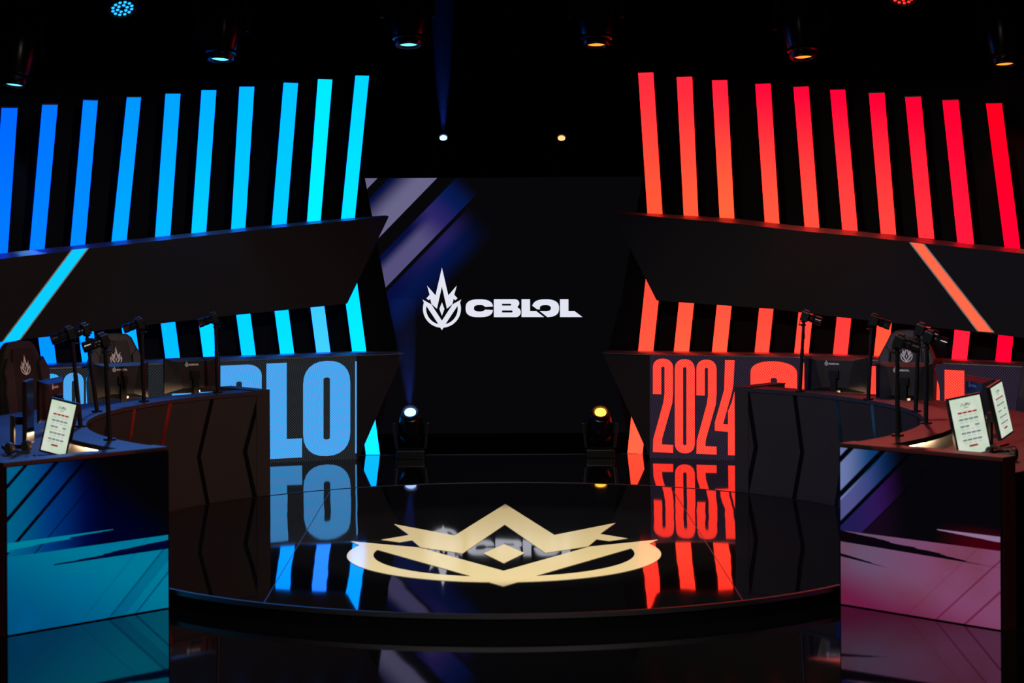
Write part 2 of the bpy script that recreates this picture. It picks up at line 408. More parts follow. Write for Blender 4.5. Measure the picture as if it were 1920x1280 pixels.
# canopies: slanted dark bands with a lit diagonal strip
def canopy(plane, top, bot, strip, tip_end, side, sm):
    """top: upper edge of the front face, cap: chamfer above it"""
    t = thing('canopy', 'dark slanted canopy band with a %s diagonal light strip, on the %s' % (('blue', 'left') if side < 0 else ('coral', 'right')), 'canopy',
              tuple(plane.hit(*bot[0])))
    poly(plane, [p[:2] for p in top]+list(reversed(bot)), .29, 'front_board', M['canopy'], t)
    # chamfered ledge strip: from the front top edge up and back to the columns
    mb = MB(); vs = []
    for px, py, h in top:
        a = plane.hit(px, py); hh = h*a.y/F
        vs += [a+plane.n*.001, a-plane.n*.085+Vector((0, 0, hh)), a-plane.n*.29+Vector((0, 0, hh)), a-plane.n*.29]
    fs = []
    n = len(top)
    for i in range(n-1):
        for j in range(4): fs.append((i*4+j, i*4+(j+1) % 4, (i+1)*4+(j+1) % 4, (i+1)*4+j))
    fs += [(0, 1, 2, 3), (4*n-1, 4*n-2, 4*n-3, 4*n-4)]
    mb.add(vs, fs).build('ledge', M['ledge'], t, world=True)
    q = [plane.hit(*p)+plane.n*.006 for p in strip]
    MB().prism(q, -plane.n*.012).build('light_strip', sm, t, world=True)
    # thin pale frames down both sides of the strip
    for a, b_ in ((q[0], q[3]), (q[1], q[2])):
        e = plane.e*.009
        MB().prism([a-e, a+e, b_+e, b_-e], plane.n*.006).build('strip_edge', M['silver'], t, world=True)
    return t
sml = emat('blue_strip', lin((10, 205, 255)), 1.0); smr = emat('coral_strip', lin((255, 105, 72)), 1.0)
canopy(WL, [(-70, 494, 11), (0, 485.5, 10), (210, 461, 8), (480, 431, 6), (600, 418.5, 5), (729, 406, 2.5)],
       [(-70, 649), (0, 641), (73, 633), (304, 606), (446, 590), (586, 576), (651, 569)],
       [(135, 468), (165, 465), (37, 637), (4, 641)], None, -1, sml)
canopy(WR, [(1147.6, 398.5, 2.5), (1240, 407, 6), (1375, 418.5, 9), (1500, 433, 9), (1600, 441.7, 9), (1825, 466, 8), (1990, 482, 8)],
       [(1231, 563), (1271, 566.4), (1448, 579), (1569, 594), (1789, 618), (1899, 631), (1990, 641)],
       [(1706, 454), (1732, 457), (1863, 623), (1834, 621)], None, 1, smr)

# backing boards behind the columns
def backing(plane, pts, side):
    q = [plane.hit(*p) for p in pts]
    o = MB().prism(q, -plane.n*.06).build('backing_wall', M['black'])
    centre(o); return tag(o, 'black backing wall behind the %s light panels' % side, 'backing wall')
backing(WL.back(.52), [(-90, 150), (645, 150), (683.5, 330), (727, 560), (745, 650), (700, 868), (-90, 905)], 'blue')
backing(WR.back(.52), [(2010, 150), (1232, 150), (1205, 330), (1165, 560), (1140, 655), (1190, 862), (2010, 900)], 'red')

# ------------------------------------------------------------------ LED fascias
def led_mat(name, base, tint, amt):
    m = emat(name, base, 1.0); nt = m.node_tree; x, y, z = coords(nt)
    d = ((x*1.06+y*.0)*2*math.pi/.030).sin()*((z)*2*math.pi/.030).sin()
    d2 = ((x)*2*math.pi/.021+0.0).sin()*((z)*2*math.pi/.17).sin()
    f = d*.5*amt+d2*.2*amt+.4
    enode(m, mixc(nt, f, base, tint)); return m
M['ledL'] = led_mat('blue_led_text', bluec((0, 168, 222), 1.12), bluec((120, 158, 228), 1.12), 1.7)
M['ledR'] = led_mat('red_led_text', redc((255, 38, 52), 2.0), redc((255, 105, 66), 1.9), 1.5)
M['ledLbg'] = led_mat('led_screen_dark_left', lin((6, 16, 36)), lin((54, 54, 44)), 1.3)
M['ledRbg'] = led_mat('led_screen_dark_right', lin((22, 14, 30)), lin((56, 46, 60)), 1.3)
def sup(x0, y0, x1, y1, ry, n=12):   # outline with round (elliptic) ends
    cx = (x0+x1)/2; rx = (x1-x0)/2
    return circ(cx, y0+ry, rx, ry, 180, 360, n, 2.3)+circ(cx, y1-ry, rx, ry, 0, 180, n, 2.3)
# glyphs in a 100 x 500 box, y down
def g0(): return [[sup(0, 0, 100, 500, 55)], ][0]+[sup(41, 42, 59, 458, 9)]
def g2():
    return [[(0, 190)]+circ(50, 52, 50, 52, 180, 360, 16, 2.3)+[(100, 180), (96, 235), (46, 425), (44, 458), (100, 459), (100, 500), (0, 500), (2, 430), (52, 235), (58, 190), (58, 52)]+circ(50, 52, 9, 10, 0, -180, 8)+[(41, 190)]]
def g4a(): return [[(48, 0), (92, 0), (86, 130), (78, 175), (38, 338), (62, 340), (62, 378), (0, 374), (0, 332), (44, 155)]]
def g4b(): return [[(62, 500), (62, 268), (78, 225), (94, 155), (112, 155), (112, 500)]]
def gC(): return [[(100, 200)]+circ(50, 60, 50, 60, 0, -180, 16, 2.3)+circ(50, 440, 50, 60, 180, 0, 16, 2.3)+[(100, 300), (57, 300), (57, 455)]+circ(50, 455, 7, 9, 0, 180, 8)+circ(50, 95, 7, 9, 180, 360, 8)+[(57, 200)]]
def gB(): return [[(0, 0), (65, 0)]+circ(65, 60, 35, 60, -90, 0, 8)+[(100, 200), (92, 245), (100, 290)]+circ(65, 440, 35, 60, 0, 90, 8)+[(0, 500)],
                  [(38, 205), (38, 95)]+circ(45, 95, 7, 9, 180, 360, 6)+[(52, 205)], [(38, 440), (38, 290), (52, 290), (52, 440)]]
def gL(): return [[(0, 0), (57, 0), (57, 400), (100, 400), (100, 500), (0, 500)]]
def gO(): return [sup(0, 0, 100, 500, 120), sup(43, 87, 57, 413, 12)]
GL = {'0': [g0], '2': [g2], '4': [g4a, g4b], 'C': [gC], 'B': [gB], 'L': [gL], 'O': [gO]}
def letters(plane, items, topf, botf, off=.012, th=.006):
    out = []
    for ch, xa, xb in items:
        for g in GL[ch]:
            mb = fill2d(g(), 2.0)
            vs = []
            for v in mb.v:
                px = xa+(xb-xa)*v.x/100; t = v.y/500; py = topf(px)*(1-t)+botf(px)*t
                vs.append(plane.hit(px, py)+plane.n*(off+v.z*th/2))
            mb.v = vs; out.append(mb)
    return join(*out)
def fascia(plane, side, outline, led, edge, items, topf, botf, tmat, bmat, ledge):
    sd = 'left' if side < 0 else 'right'
    base = plane.hit(*outline[-1]); base.z = 0
    t = thing('led_fascia', '%s wall fascia whose LED screen reads %s' % (sd, '2024 CBLO in blue' if side < 0 else '2024 CBLOL in red'), 'LED fascia', tuple(base))
    poly(plane, outline, .30, 'board', M['canopy'], t)
    q = [plane.hit(*p)+plane.n*.012 for p in led]
    s = MB().prism([Vector(p) for p in q], -plane.n*.012).build('led_screen', bmat, t, world=True)
    mb = letters(plane, items, topf, botf, .016)
    mb.build('screen_lettering', tmat, s, world=False)
    s.children[0].data.transform(Matrix.Translation(-t.location))
    if edge:
        MB().prism([plane.hit(*p)+plane.n*.018 for p in edge], -plane.n*.004).build('next_letter_edge', tmat, t, world=True)
    mb = MB(); vs = []; n = len(ledge)
    for px, py, h in ledge:
        a = plane.hit(px, py); hh = h*a.y/F
        vs += [a+plane.n*.02, a+plane.n*.02+Vector((0, 0, hh*.3)), a-plane.n*.03+Vector((0, 0, hh)), a-plane.n*.31+Vector((0, 0, hh)), a-plane.n*.31]
    fs = []
    for i in range(n-1):
        for j in range(5): fs.append((i*5+j, i*5+(j+1) % 5, (i+1)*5+(j+1) % 5, (i+1)*5+j))
    fs += [(0, 1, 2, 3, 4), tuple(reversed(range(5*n-5, 5*n)))]
    mb.add(vs, fs).build('ledge', M['ledge'], t, world=True)
    return t
lt = lambda x: 676+(612-x)*.047
lb = lambda x: 854.5+(612-x)*.052
fascia(WL, -1, [(757, 664), (-90, 699), (-90, 901), (505, 868.5), (672, 859.8)], [(668, 668), (-90, 700), (-90, 900), (505, 868), (668, 859.8)],
       [(665.2, 677), (668, 677), (668, 849), (665.2, 849)],
       [('2', 76, 114), ('0', 118.5, 156.7), ('2', 160.8, 199), ('4', 203, 243), ('C', 322, 405), ('B', 413, 490), ('L', 499, 565.5), ('O', 567.8, 656)],
       lt, lb, M['ledL'], M['ledLbg'], [(-90, 700, 7), (81, 692, 7), (400, 678.5, 7), (668, 667.5, 6.5), (757, 663.5, 2)])
rt = lambda x: 672+(x-1243)*.024 if x < 1450 else 677+(x-1450)*.049
rb = lambda x: 847.5+(x-1243)*.040
fascia(WR, 1, [(1130, 661), (2000, 692), (2000, 893), (1378, 864), (1218, 857.5)], [(1219, 666), (1510, 671), (1903, 688), (2000, 692), (2000, 892), (1378, 863.5), (1219, 857.5)], None,
       [('2', 1225, 1262.5), ('0', 1266, 1303), ('2', 1306.5, 1344), ('4', 1341, 1381), ('C', 1408, 1495), ('B', 1504, 1597), ('L', 1616, 1656+8), ('O', 1672, 1762), ('L', 1771.5, 1836)],
       rt, rb, M['ledR'], M['ledRbg'], [(1130, 662, 2), (1219, 665.5, 5), (1510, 670.5, 6), (1903, 687.5, 7), (2000, 692, 7)])

# ------------------------------------------------------------------ rear LED screen with the logo
YS = 24.3; K = F/YS
scr = thing('rear_led_screen', 'tall black LED screen at the back centre showing the white logo', 'LED screen', (0, YS, 0))
zt = CAMZ+(HY-331)/K; xl, xr = (640-CX)/K, (1213-CX)/K
MB().box(((xl+xr)/2, .09, zt/2), (xr-xl, .14, zt)).build('screen_cabinet', M['black'], scr)
m = emat('rear_screen_content', (0, 0, 0), 1.0); nt = m.node_tree; x, y, z = coords(nt)
px = x*K+CX; py = z.rsub(0)*K+(HY+CAMZ*K)
s_ = px+py*.985; d_ = px-py
vis = px.lt(905).min(py.lt(620))
dark = lin((7, 7, 10)); navy = lin((6, 14, 62)); purp = lin((44, 36, 102)); grey = lin((104, 100, 136)); grey2 = lin((84, 78, 122)); blue = lin((6, 26, 82))
fadeA = (px*-1+900).ramp(10, 90)
cA = mixc(nt, s_.ramp(1062, 1120), navy, grey)
cB = mixc(nt, s_.ramp(1192, 1222), navy, grey2)
cB = mixc(nt, d_.ramp(330, 420), cB, purp); cB = mixc(nt, d_.ramp(400, 480), cB, blue); cB = mixc(nt, d_.ramp(470, 540), cB, dark)
cC = mixc(nt, s_.ramp(1272, 1310), mixc(nt, d_.ramp(180, 420)*.6, navy, purp), lin((5, 20, 70))); cC = mixc(nt, s_.ramp(1305, 1370), cC, dark); cC = mixc(nt, d_.ramp(380, 500), cC, dark)
c = mixc(nt, s_.lt(1036), dark, grey)
c = mixc(nt, s_.inside(1058, 1148), c, cA)
c = mixc(nt, s_.inside(1184, 1252), c, cB)
c = mixc(nt, s_.inside(1262, 1370), c, cC)
enode(m, mixc(nt, py.lt(640)*px.lt(930), dark, c))
f_ = MB().box(((xl+xr)/2, .01, zt/2+.02), (xr-xl-.02, .02, zt-.06)).build('screen_face', m, scr)
lk = 1/5.3333/K
def place_logo(mb):
    o = PY(760+366/5.3333, 480+740/5.3333, YS)
    cs, sn = ca, sa
    mb.v = [Vector((o.x+v.x*lk*cs+v.y*lk*sn, -.004+v.z*.001, o.z-v.x*lk*sn+v.y*lk*cs)) for v in mb.v]; return mb
wm = emat('white_screen_light', lin((226, 228, 242)), 1.0)
place_logo(emblem_mesh(2)).build('screen_emblem', wm, f_)
place_logo(word_mesh(2)).build('screen_wordmark', wm, f_)

# ------------------------------------------------------------------ player desks
RI, RM, RO = 3.345, 3.60, 4.60; HT = 1.105; HD = 1.0
def arcslab(a0, a1, r0, r1, z0, z1, n=48):
    vs = []; fs = []
    for i in range(n+1):
        a = a0+(a1-a0)*i/n; c, s = math.cos(a), math.sin(a)
        vs += [(r0*c, r0*s, z0), (r1*c, r1*s, z0), (r1*c, r1*s, z1), (r0*c, r0*s, z1)]
    for i in range(n):
        for j in range(4): fs.append((i*4+j, i*4+(j+1) % 4, (i+1)*4+(j+1) % 4, (i+1)*4+j))
    fs += [(0, 1, 2, 3), (4*n+3, 4*n+2, 4*n+1, 4*n)]
    return MB().add(vs, fs)
def desk_screen_mat(right):
    m = emat('desk_screen_pink' if right else 'desk_screen_teal', (0, 0, 0), 1.0); nt = m.node_tree
    s, y, t = coords(nt)          # the screen's own x runs 0..1.2, z 0..1.08
    s = s/1.215; d = t.rsub(1.08)/1.08
    g = s+d*.97
    jag = (noise(nt, [s*2.0, d*70, 0.0], 1.0, 2)-.5)
    def stripe(c, w_, lo=0, hi=9):
        return (g-c).abs().rsub(w_).ramp(0, .012)
    if not right:
        up = mixc(nt, s.ramp(0, .3), lin((0, 92, 132)), lin((0, 50, 118)))
        up = mixc(nt, s.ramp(.22, .5), up, lin((0, 12, 70))); up = mixc(nt, s.ramp(.4, .62), up, lin((0, 2, 34)))
        up = mixc(nt, (s*1.0-d*1.15).ramp(.12, .58), up, lin((3, 3, 6)))
        for c0, w0 in ((.11, .020), (.30, .022), (.49, .020), (.68, .010)):
            up = mixc(nt, stripe(c0, w0), up, lin((1, 2, 10)))
        up = mixc(nt, ((s-d*.98)-.36).abs().rsub(.006).ramp(0, .01)*s.gt(.53), up, lin((0, 0, 12)))
        lo = mixc(nt, (s*.5+d*-.8).ramp(-.75, -.1), lin((0, 78, 124)), lin((0, 118, 148)))
        n2 = noise(nt, [s, d, 0.0], 3.0, 3)
        lo = mixc(nt, n2.ramp(.45, .75)*.35, lo, lin((0, 98, 156)))
        for c0, w0, k in ((1.41, .010, .35), (1.60, .016, .6), (1.775, .014, .7)):
            lo = mixc(nt, stripe(c0, w0)*k, lo, lin((0, 50, 90)))
        lo = mixc(nt, (g.inside(1.60, 1.70))*.35, lo, lin((0, 70, 112)))
        col = mixc(nt, d.gt(.535), up, lo)
        w1 = (s.rsub(.66)).max(0)*.075
        col = mixc(nt, (d-.452).gt(0)*(d-.452-w1+jag*.035).lt(0)*s.lt(.66), col, lin((0, 126, 152)))
        w2 = (s-.28).max(0)*.075
        col = mixc(nt, d.lt(.623)*(d-.622+w2+jag*.03).gt(0)*s.gt(.28), col, lin((0, 6, 44)))
    else:
        up = mixc(nt, s.ramp(0, .22), lin((104, 118, 168)), lin((14, 62, 112)))
        up = mixc(nt, (g-.33).gt(0), up, mixc(nt, s.ramp(.02, .34), lin((80, 80, 136)), lin((10, 50, 104))))
        up = mixc(nt, (g-.48).gt(0), up, mixc(nt, s.ramp(.02, .4), lin((30, 27, 80)), lin((52, 18, 82))))
        up = mixc(nt, (g-.66).gt(0), up, lin((22, 8, 26)))
        up = mixc(nt, (s*1.0-d*.12).ramp(.16, .42), up, lin((6, 5, 9)))
        for c0, w0 in ((.075, .028), (.29, .028), (.47, .022), (.66, .010)):
            up = mixc(nt, stripe(c0, w0), up, lin((2, 2, 8)))
        up = mixc(nt, s.ramp(.6, .9)*d.ramp(.38, .5), up, lin((60, 0, 12)))
        lo = mixc(nt, s.ramp(0, .8), lin((98, 80, 108)), lin((124, 66, 102)))
        n2 = noise(nt, [s, d, 0.0], 2.6, 3)
        lo = mixc(nt, n2.ramp(.42, .7)*.6, lo, lin((112, 54, 68)))
        lo = mixc(nt, (d*1.0-s*.28).ramp(.62, .95)*.9, lo, lin((104, 14, 58)))
        for c0, w0, k in ((1.41, .008, .5), (1.60, .012, .8), (1.78, .014, .8)):
            lo = mixc(nt, stripe(c0, w0)*k, lo, lin((92, 8, 46)))
        col = mixc(nt, d.gt(.53), up, lo)
        w1 = (s-.64).max(0)*.09
        col = mixc(nt, (d-.445+jag*.01).gt(0)*(d-.447-w1+jag*.03).lt(0)*s.gt(.64), col, lin((140, 112, 146)))
        w2 = (s.rsub(1.02)).max(0)*.07
        col = mixc(nt, (d-.60).lt(s*.03)*(d-.60-s*.03+w2+jag*.03).gt(0), col, lin((9, 4, 12)))
    if right:
        w3 = (s.rsub(.34)).max(0)*.06
        col = mixc(nt, (d-.695).lt(s*.10)*(d-.695-s*.10+w3+jag*.012).gt(0)*s.lt(.34), col, lin((14, 6, 14)))
    enode(m, col); return m
def cyl(px, py):                   # ray with the inner wall cylinder
    d = ray(px, py); o = CAM-Vector((XC, YC, 0)); A = d.x**2+d.y**2; B_ = o.x*d.x+o.y*d.y; C_ = o.x**2+o.y**2-RI**2
    p = o+d*((-B_+math.sqrt(B_*B_-A*C_))/A); return math.atan2(p.y, p.x)
def desk(side):
    sd = 'left' if side < 0 else 'right'
    D = thing('player_desk', 'curved %s player desk with a %s LED end screen' % (sd, 'teal' if side < 0 else 'pink'), 'desk', (XC, YC, 0))
    an = R(180+45.9) if side < 0 else R(-45.9)       # near end
    af = cyl(505, 832) if side < 0 else cyl(1379, 828)   # far end
    sg = -1 if side < 0 else 1
    arcslab(an, af, RI, RI+.05, 0, HT-.035).build('inner_wall', M['fabric'], D, smooth=True)
    arcslab(an, af, RI-.012, RM, HT-.035, HT).build('counter_shelf', M['counter'], D, smooth=True)
    arcslab(an, af, RI+.05, RO, HD-.04, HD).build('desktop', M['counter'], D, smooth=True)
    arcslab(an, af, RO-.08, RO, 0, HD-.04).build('outer_wall', M['black'], D, smooth=True)
    # end panels
    for a, dr, nm in ((an, sg, 'near'), (af, -sg, 'far')):
        e = Vector((math.cos(a), math.sin(a), 0)); tdir = Vector((-math.sin(a), math.cos(a), 0))*(-1 if nm == 'near' else 1)*sg*-1
        ro = RO+.01 if nm == 'near' else 3.98
        if nm == 'near': tin = -tdir if (tdir.y > 0) == False else tdir
        tin = tdir if (nm == 'near') == (tdir.y > 0) else -tdir      # direction into the desk
        p0 = e*(RI-.012); p1 = e*ro
        z0 = Vector((0, 0, 0)); up = Vector((0, 0, HT))
        MB().prism([p0, p1, p1+up, p0+up], tin*.15).build('end_panel', M['side'] if nm == 'near' else M['fabric'], D)
        MB().prism([p0+up, p1+up, p1+up+tin*.16, p0+up+tin*.16], Vector((0, 0, .008))).build('end_panel_cap', M['counter'], D)
        if nm == 'near':
            q0, q1 = (p1, p0) if side < 0 else (p0, p1)
            ang = math.atan2((q1-q0).y, (q1-q0).x); nrm = -tin
            wd = (q1-q0).length-.03
            fr = MB().box((wd/2, 0, .545), (wd+.028, .012, 1.085)).build('end_screen_frame', M['black'], D)
            fr.location = q0+(q1-q0).normalized()*.015+nrm*.007; fr.rotation_euler = (0, 0, ang)
            sc_ = MB().box((wd/2, 0, .54), (wd, .008, 1.075)).build('end_screen', desk_screen_mat(side > 0), D)
            sc_.location = q0+(q1-q0).normalized()*.015+nrm*.016+Vector((0, 0, .006)); sc_.rotation_euler = (0, 0, ang)
            sc_['label'] = 'LED end screen with %s diagonal graphics' % ('teal and navy' if side < 0 else 'pink and violet')
    # chevron inlays round the inner wall
    hit = cyl
    if side < 0: xs = [(487, 745, 459, 845, 478, 932), (397, 748, 372, 842, 391, 946)]
    else: xs = [(1402, 732, 1417.5, 828, 1400, 922), (1491.5, 738, 1505.5, 838, 1486, 934)]
    def un(a): return a % (2*math.pi) if side < 0 else a
    A0 = [un(hit(xs[0][0], xs[0][1])), un(hit(xs[0][2], xs[0][3])), un(hit(xs[0][4], xs[0][5]))]
    A1 = [un(hit(xs[1][0], xs[1][1])), un(hit(xs[1][2], xs[1][3])), un(hit(xs[1][4], xs[1][5]))]
    step = sum(A1[i]-A0[i] for i in range(3))/3
    wid = .05/RI
    for k in range(9):
        mid = [A0[i]+step*k for i in range(3)]
        if side < 0 and mid[1] > an-.02: break
        if side > 0 and mid[1] < an+.02: break
        zs = [HT-.036, HT*.5, 0.10]
        rows = []
        for j in range(13):
            u = j/12
            if u < .5: a = mid[0]+(mid[1]-mid[0])*u*2; z = zs[0]+(zs[1]-zs[0])*u*2
            else: a = mid[1]+(mid[2]-mid[1])*(u*2-1); z = zs[1]+(zs[2]-zs[1])*(u*2-1)
            rows.append((a, z))
        vs = []; fs = []
        for a, z in rows:
            for aa, rr in ((a-wid/2, RI+.004), (a+wid/2, RI+.004), (a+wid/2, RI-.003), (a-wid/2, RI-.003)):
                vs.append((rr*math.cos(aa), rr*math.sin(aa), z))
        for i in range(12):
            for j in range(4): fs.append((i*4+j, i*4+(j+1) % 4, (i+1)*4+(j+1) % 4, (i+1)*4+j))
        fs += [(0, 1, 2, 3), (51, 50, 49, 48)]
        MB().add(vs, fs).build('chevron_inlay', M['glossblack'], D)
    # lamp strip under the shelf
    lb_ = arcslab(an+(-.06 if side < 0 else .06), af-(-.06 if side < 0 else .06), RI+.051, RI+.075, HD+.004, HT-.04)
    lb_.build('under_shelf_light', M['warm'], D)
    return D
M['warm'] = emat('warm_light_bar', (1, .62, .34), 17.0)
desk(-1); desk(1)

# ------------------------------------------------------------------ players' equipment
def rotz(a): return Matrix.Rotation(a, 4, 'Z')
def to_c(p): return math.atan2(YC-p.y, XC-p.x)      # heading from p to the middle of the stage
def camera_rig(base, top_px, aim, label, grp, lens=.13):
    t = thing('camera_on_pole', label, 'camera', tuple(base), 0, grp)
    d = ray(*top_px); k = base.y/d.y; tp = CAM+d*k-base; tp.y = 0
    h = tp.z; top = Vector((tp.x, 0, h))
    MB().tube([(0, 0, 0), (0, 0, .012)], .045, 20).build('foot', M['plastic'], t, smooth=True)
    MB().tube([(0, 0, .012), top*.6], .0175, 12).build('pole', M['plastic'], t, smooth=True)
    MB().tube([top*.6, top*.94], .0150, 12).build('upper_pole', M['plastic'], t, smooth=True)
    hm = MB(); hm.tube([top*.93, top*.93+Vector((0, 0, .02))], .022, 14); hm.tube([top*.94, top-Vector((0, 0, .004))], .014, 12)
    hm.box(top+Vector((.0, 0, -.004)), (.05, .05, .012)); hm.tube([top*.95, top*.95+Vector((math.cos(aim)*-.045, math.sin(aim)*-.045, 0))], .007, 8)
    hm.build('ball_head', M['rubber'], t, smooth=True)
    Rm = Matrix.Translation(top+Vector((0, 0, .002))) @ rotz(aim) @ Matrix.Rotation(R(18), 4, 'Y')
    b_ = MB(); b_.box((-.005, 0, .045), (.055, .128, .088)); b_.box((.002, 0, .095), (.05, .05, .022)); b_.box((.018, -.052, .045), (.045, .028, .082))
    b_.xf(Rm).build('camera_body', M['plastic'], t, bevel=.005)
    L = MB(); Q = Rm @ Matrix.Translation((.02, .006, .045)) @ Matrix.Rotation(R(90), 4, 'Y')
    L.lathe([(.034, 0), (.036, .02), (.033, .03), (.038, .034), (.038, .07), (.035, .075), (.040, .08), (.041, lens), (.035, lens), (.034, lens-.012)], 24, Q)
    lo = L.build('camera_lens', M['glossblack2'], t, smooth=True)
    g = MB(); g.lathe([(.034, lens-.014), (.034, lens-.013)], 24, Q); g.build('glass', M['glass'], lo)
    MB().tube([Rm @ Vector((-.02, .06, .06)), Rm @ Vector((-.05, .085, .02)), Rm @ Vector((-.04, .08, -.05)), top*.9+Vector((.01, .012, 0)), top*.75+Vector((.018, 0, 0))], .0035, 6).build('cable', M['rubber'], t, smooth=True)
    return t
M['glossblack2'] = pmat('camera_lens_barrel', (.010, .010, .012), .2)
M['glass'] = pmat('lens_glass', (.01, .012, .02), .02, ior=2)
camsL = [((408, 736), (404, 606), 'at the far end of the left desk'), ((270, 753), (265, 616), 'between second logo chair and far monitor, left desk'),
         ((182, 772), (163, 628), 'just left of the second logo chair, left desk'), ((151, 800), (135, 636), 'right behind the white portrait monitor, left desk'),
         ((206, 825), (197, 650), 'nearest the teal end screen')]
camsR = [((1500, 734), (1507, 602), 'at the far end of the right desk'), ((1628, 749), (1635, 610), 'between far monitor and logo chair, right desk'),
         ((1717, 771), (1722, 628), 'in front of the right logo chair at its right side'), ((1736, 794), (1738, 643), 'rightmost on the right desk'),
         ((1683, 817), (1682, 652), 'nearest the pink end screen')]
for (bp, tp, lab), aim in zip(camsL, (190, 195, 205, 200, 205)):
    camera_rig(PZ(*bp, HT)+Vector((0, 0, .001)), tp, R(aim), 'black camera on a pole, '+lab, 'player cameras on the left desk')
for (bp, tp, lab), aim in zip(camsR, (-18, -14, -22, -25, -20)):
    camera_rig(PZ(*bp, HT)+Vector((0, 0, .001)), tp, R(aim), 'black camera on a pole, '+lab, 'player cameras on the right desk')

def logo_on(parent, origin, sx, word=True, u=Vector((1, 0, 0)), v=Vector((0, 0, 1)), n=Vector((0, -1, 0)), mat=None, name='logo', white=None):
    mb = join(emblem_mesh(2), word_mesh(2)) if word else emblem_mesh(2)
    mb.v = [origin+u*(p.x*sx)+v*(p.y*sx)+n*(.002+p.z*.0006) for p in mb.v]
    return mb.build(name, mat or M['print'], parent)
M['print'] = pmat('white_print', (.8, .8, .8), .5)
M['monback'] = pmat('monitor_back_plastic', (.022, .020, .021), .3)
def monitor(loc, heading, label, grp, w_=.56, h_=.335, zb=.08):
    """the back faces local -Y; heading = world angle of -Y"""
    t = thing('monitor', label, 'monitor', tuple(loc), heading+math.pi/2, grp)
    z0, z1 = zb, zb+h_
    mb = MB(); mb.box((0, .012, (z0+z1)/2), (w_, .016, h_)); mb.build('screen_panel', M['plastic'], t, bevel=.003)
    # faceted rear shell
    o = [(-w_/2+.005, 0, z0+.005), (w_/2-.005, 0, z0+.005), (w_/2-.005, 0, z1-.005), (-w_/2+.005, 0, z1-.005)]
    i = [(-w_*.20, -.05, z0+.05), (w_*.20, -.05, z0+.05), (w_*.30, -.04, z1-.035), (-w_*.30, -.04, z1-.035)]
    MB().add(o+i, [(4, 5, 6, 7), (0, 1, 5, 4), (1, 2, 6, 5), (2, 3, 7, 6), (3, 0, 4, 7), (0, 3, 2, 1)]).build('rear_shell', M['monback'], t)
    st = MB(); st.box((0, -.085, (z1*.62)/2), (.055, .03, z1*.62)); st.box((0, -.06, z0+h_*.52), (.09, .05, .07)); st.build('stand', M['rubber'], t, bevel=.004)
    ft = MB(); ft.prism([(-.13, .04, 0), (-.03, -.13, 0), (.03, -.13, 0), (.13, .04, 0), (.09, .05, 0), (0, -.05, 0), (-.09, .05, 0)], (0, 0, .012)); ft.build('stand_foot', M['monback'], t)
    logo_on(t, Vector((-.075, -.043, z1-.085)), .00009, True)
    pr = MB(); pr.box((.03, -.035, z0+.018), (.05, .04, .02)); pr.build('port_block', M['silver'], t)
    return t
def mpos(px, py): return PZ(px, py, HD)
monitor(mpos(361, 752), R(-58), 'black monitor seen from behind at the far end of the left desk', 'monitors on the player desks', w_=.57)
monitor(mpos(227, 764), R(-62), 'black monitor in front of the second logo chair on the left desk', 'monitors on the player desks', w_=.52)
monitor(mpos(96, 806), R(-8), 'black monitor seen nearly edge-on beside the leftmost logo chair', 'monitors on the player desks', w_=.5)
monitor(mpos(1567, 752), R(-114), 'black monitor seen from behind at the far end of the right desk', 'monitors on the player desks', w_=.60)
monitor(mpos(1696, 768), R(-108), 'black monitor in front of the logo chair on the right desk', 'monitors on the player desks', w_=.50)
monitor(mpos(1836, 806), R(-168), 'black monitor seen nearly edge-on behind the right portrait screens', 'monitors on the player desks', w_=.48)

def sheet_mat(W, H):
    m = emat('schedule_screen', (1, 1, 1), 1.0); nt = m.node_tree; x, y, z = coords(nt)
    X = x/W; Z = z/H
    n = noise(nt, [x, z, 0.0], 9, 1)
    c = mixc(nt, n.ramp(.3, .7), lin((190, 210, 186)), lin((212, 216, 202)))
    cc = (X+.235)/.157; fc = (cc+.5).op('FRACT')-.5
    rr = (Z-.735)/-.118; fr = (rr+.5).op('FRACT')-.5
    incol = fc.abs().lt(.43)*X.abs().lt(.235+.07)
    row = fr.abs().lt(.125)*incol; hole = X.inside(-.02, .16)*rr.inside(1.5, 2.5)
    c = mixc(nt, row*rr.inside(.5, 4.4)*hole.rsub(1), c, lin((112, 118, 128)))
    c = mixc(nt, row*rr.inside(-.4, .5), c, lin((150, 22, 36)))
    c = mixc(nt, (fr-.44).abs().lt(.05)*fc.abs().lt(.3)*X.abs().lt(.29)*rr.inside(-.2, 4.7), c, lin((160, 170, 164)))
    c = mixc(nt, X.abs().lt(.135)*(Z-.155).abs().lt(.016), c, lin((150, 22, 36)))
    hn = noise(nt, [X*30, Z*26, 3.0], 1.0, 1)
    c = mixc(nt, hn.gt(.5)*X.abs().lt(.17)*(Z-.868).abs().lt(.024), c, lin((62, 64, 70)))
    c = mixc(nt, X.abs().lt(.07)*(Z-.815).abs().lt(.006), c, lin((120, 124, 124)))
    enode(m, c); return m
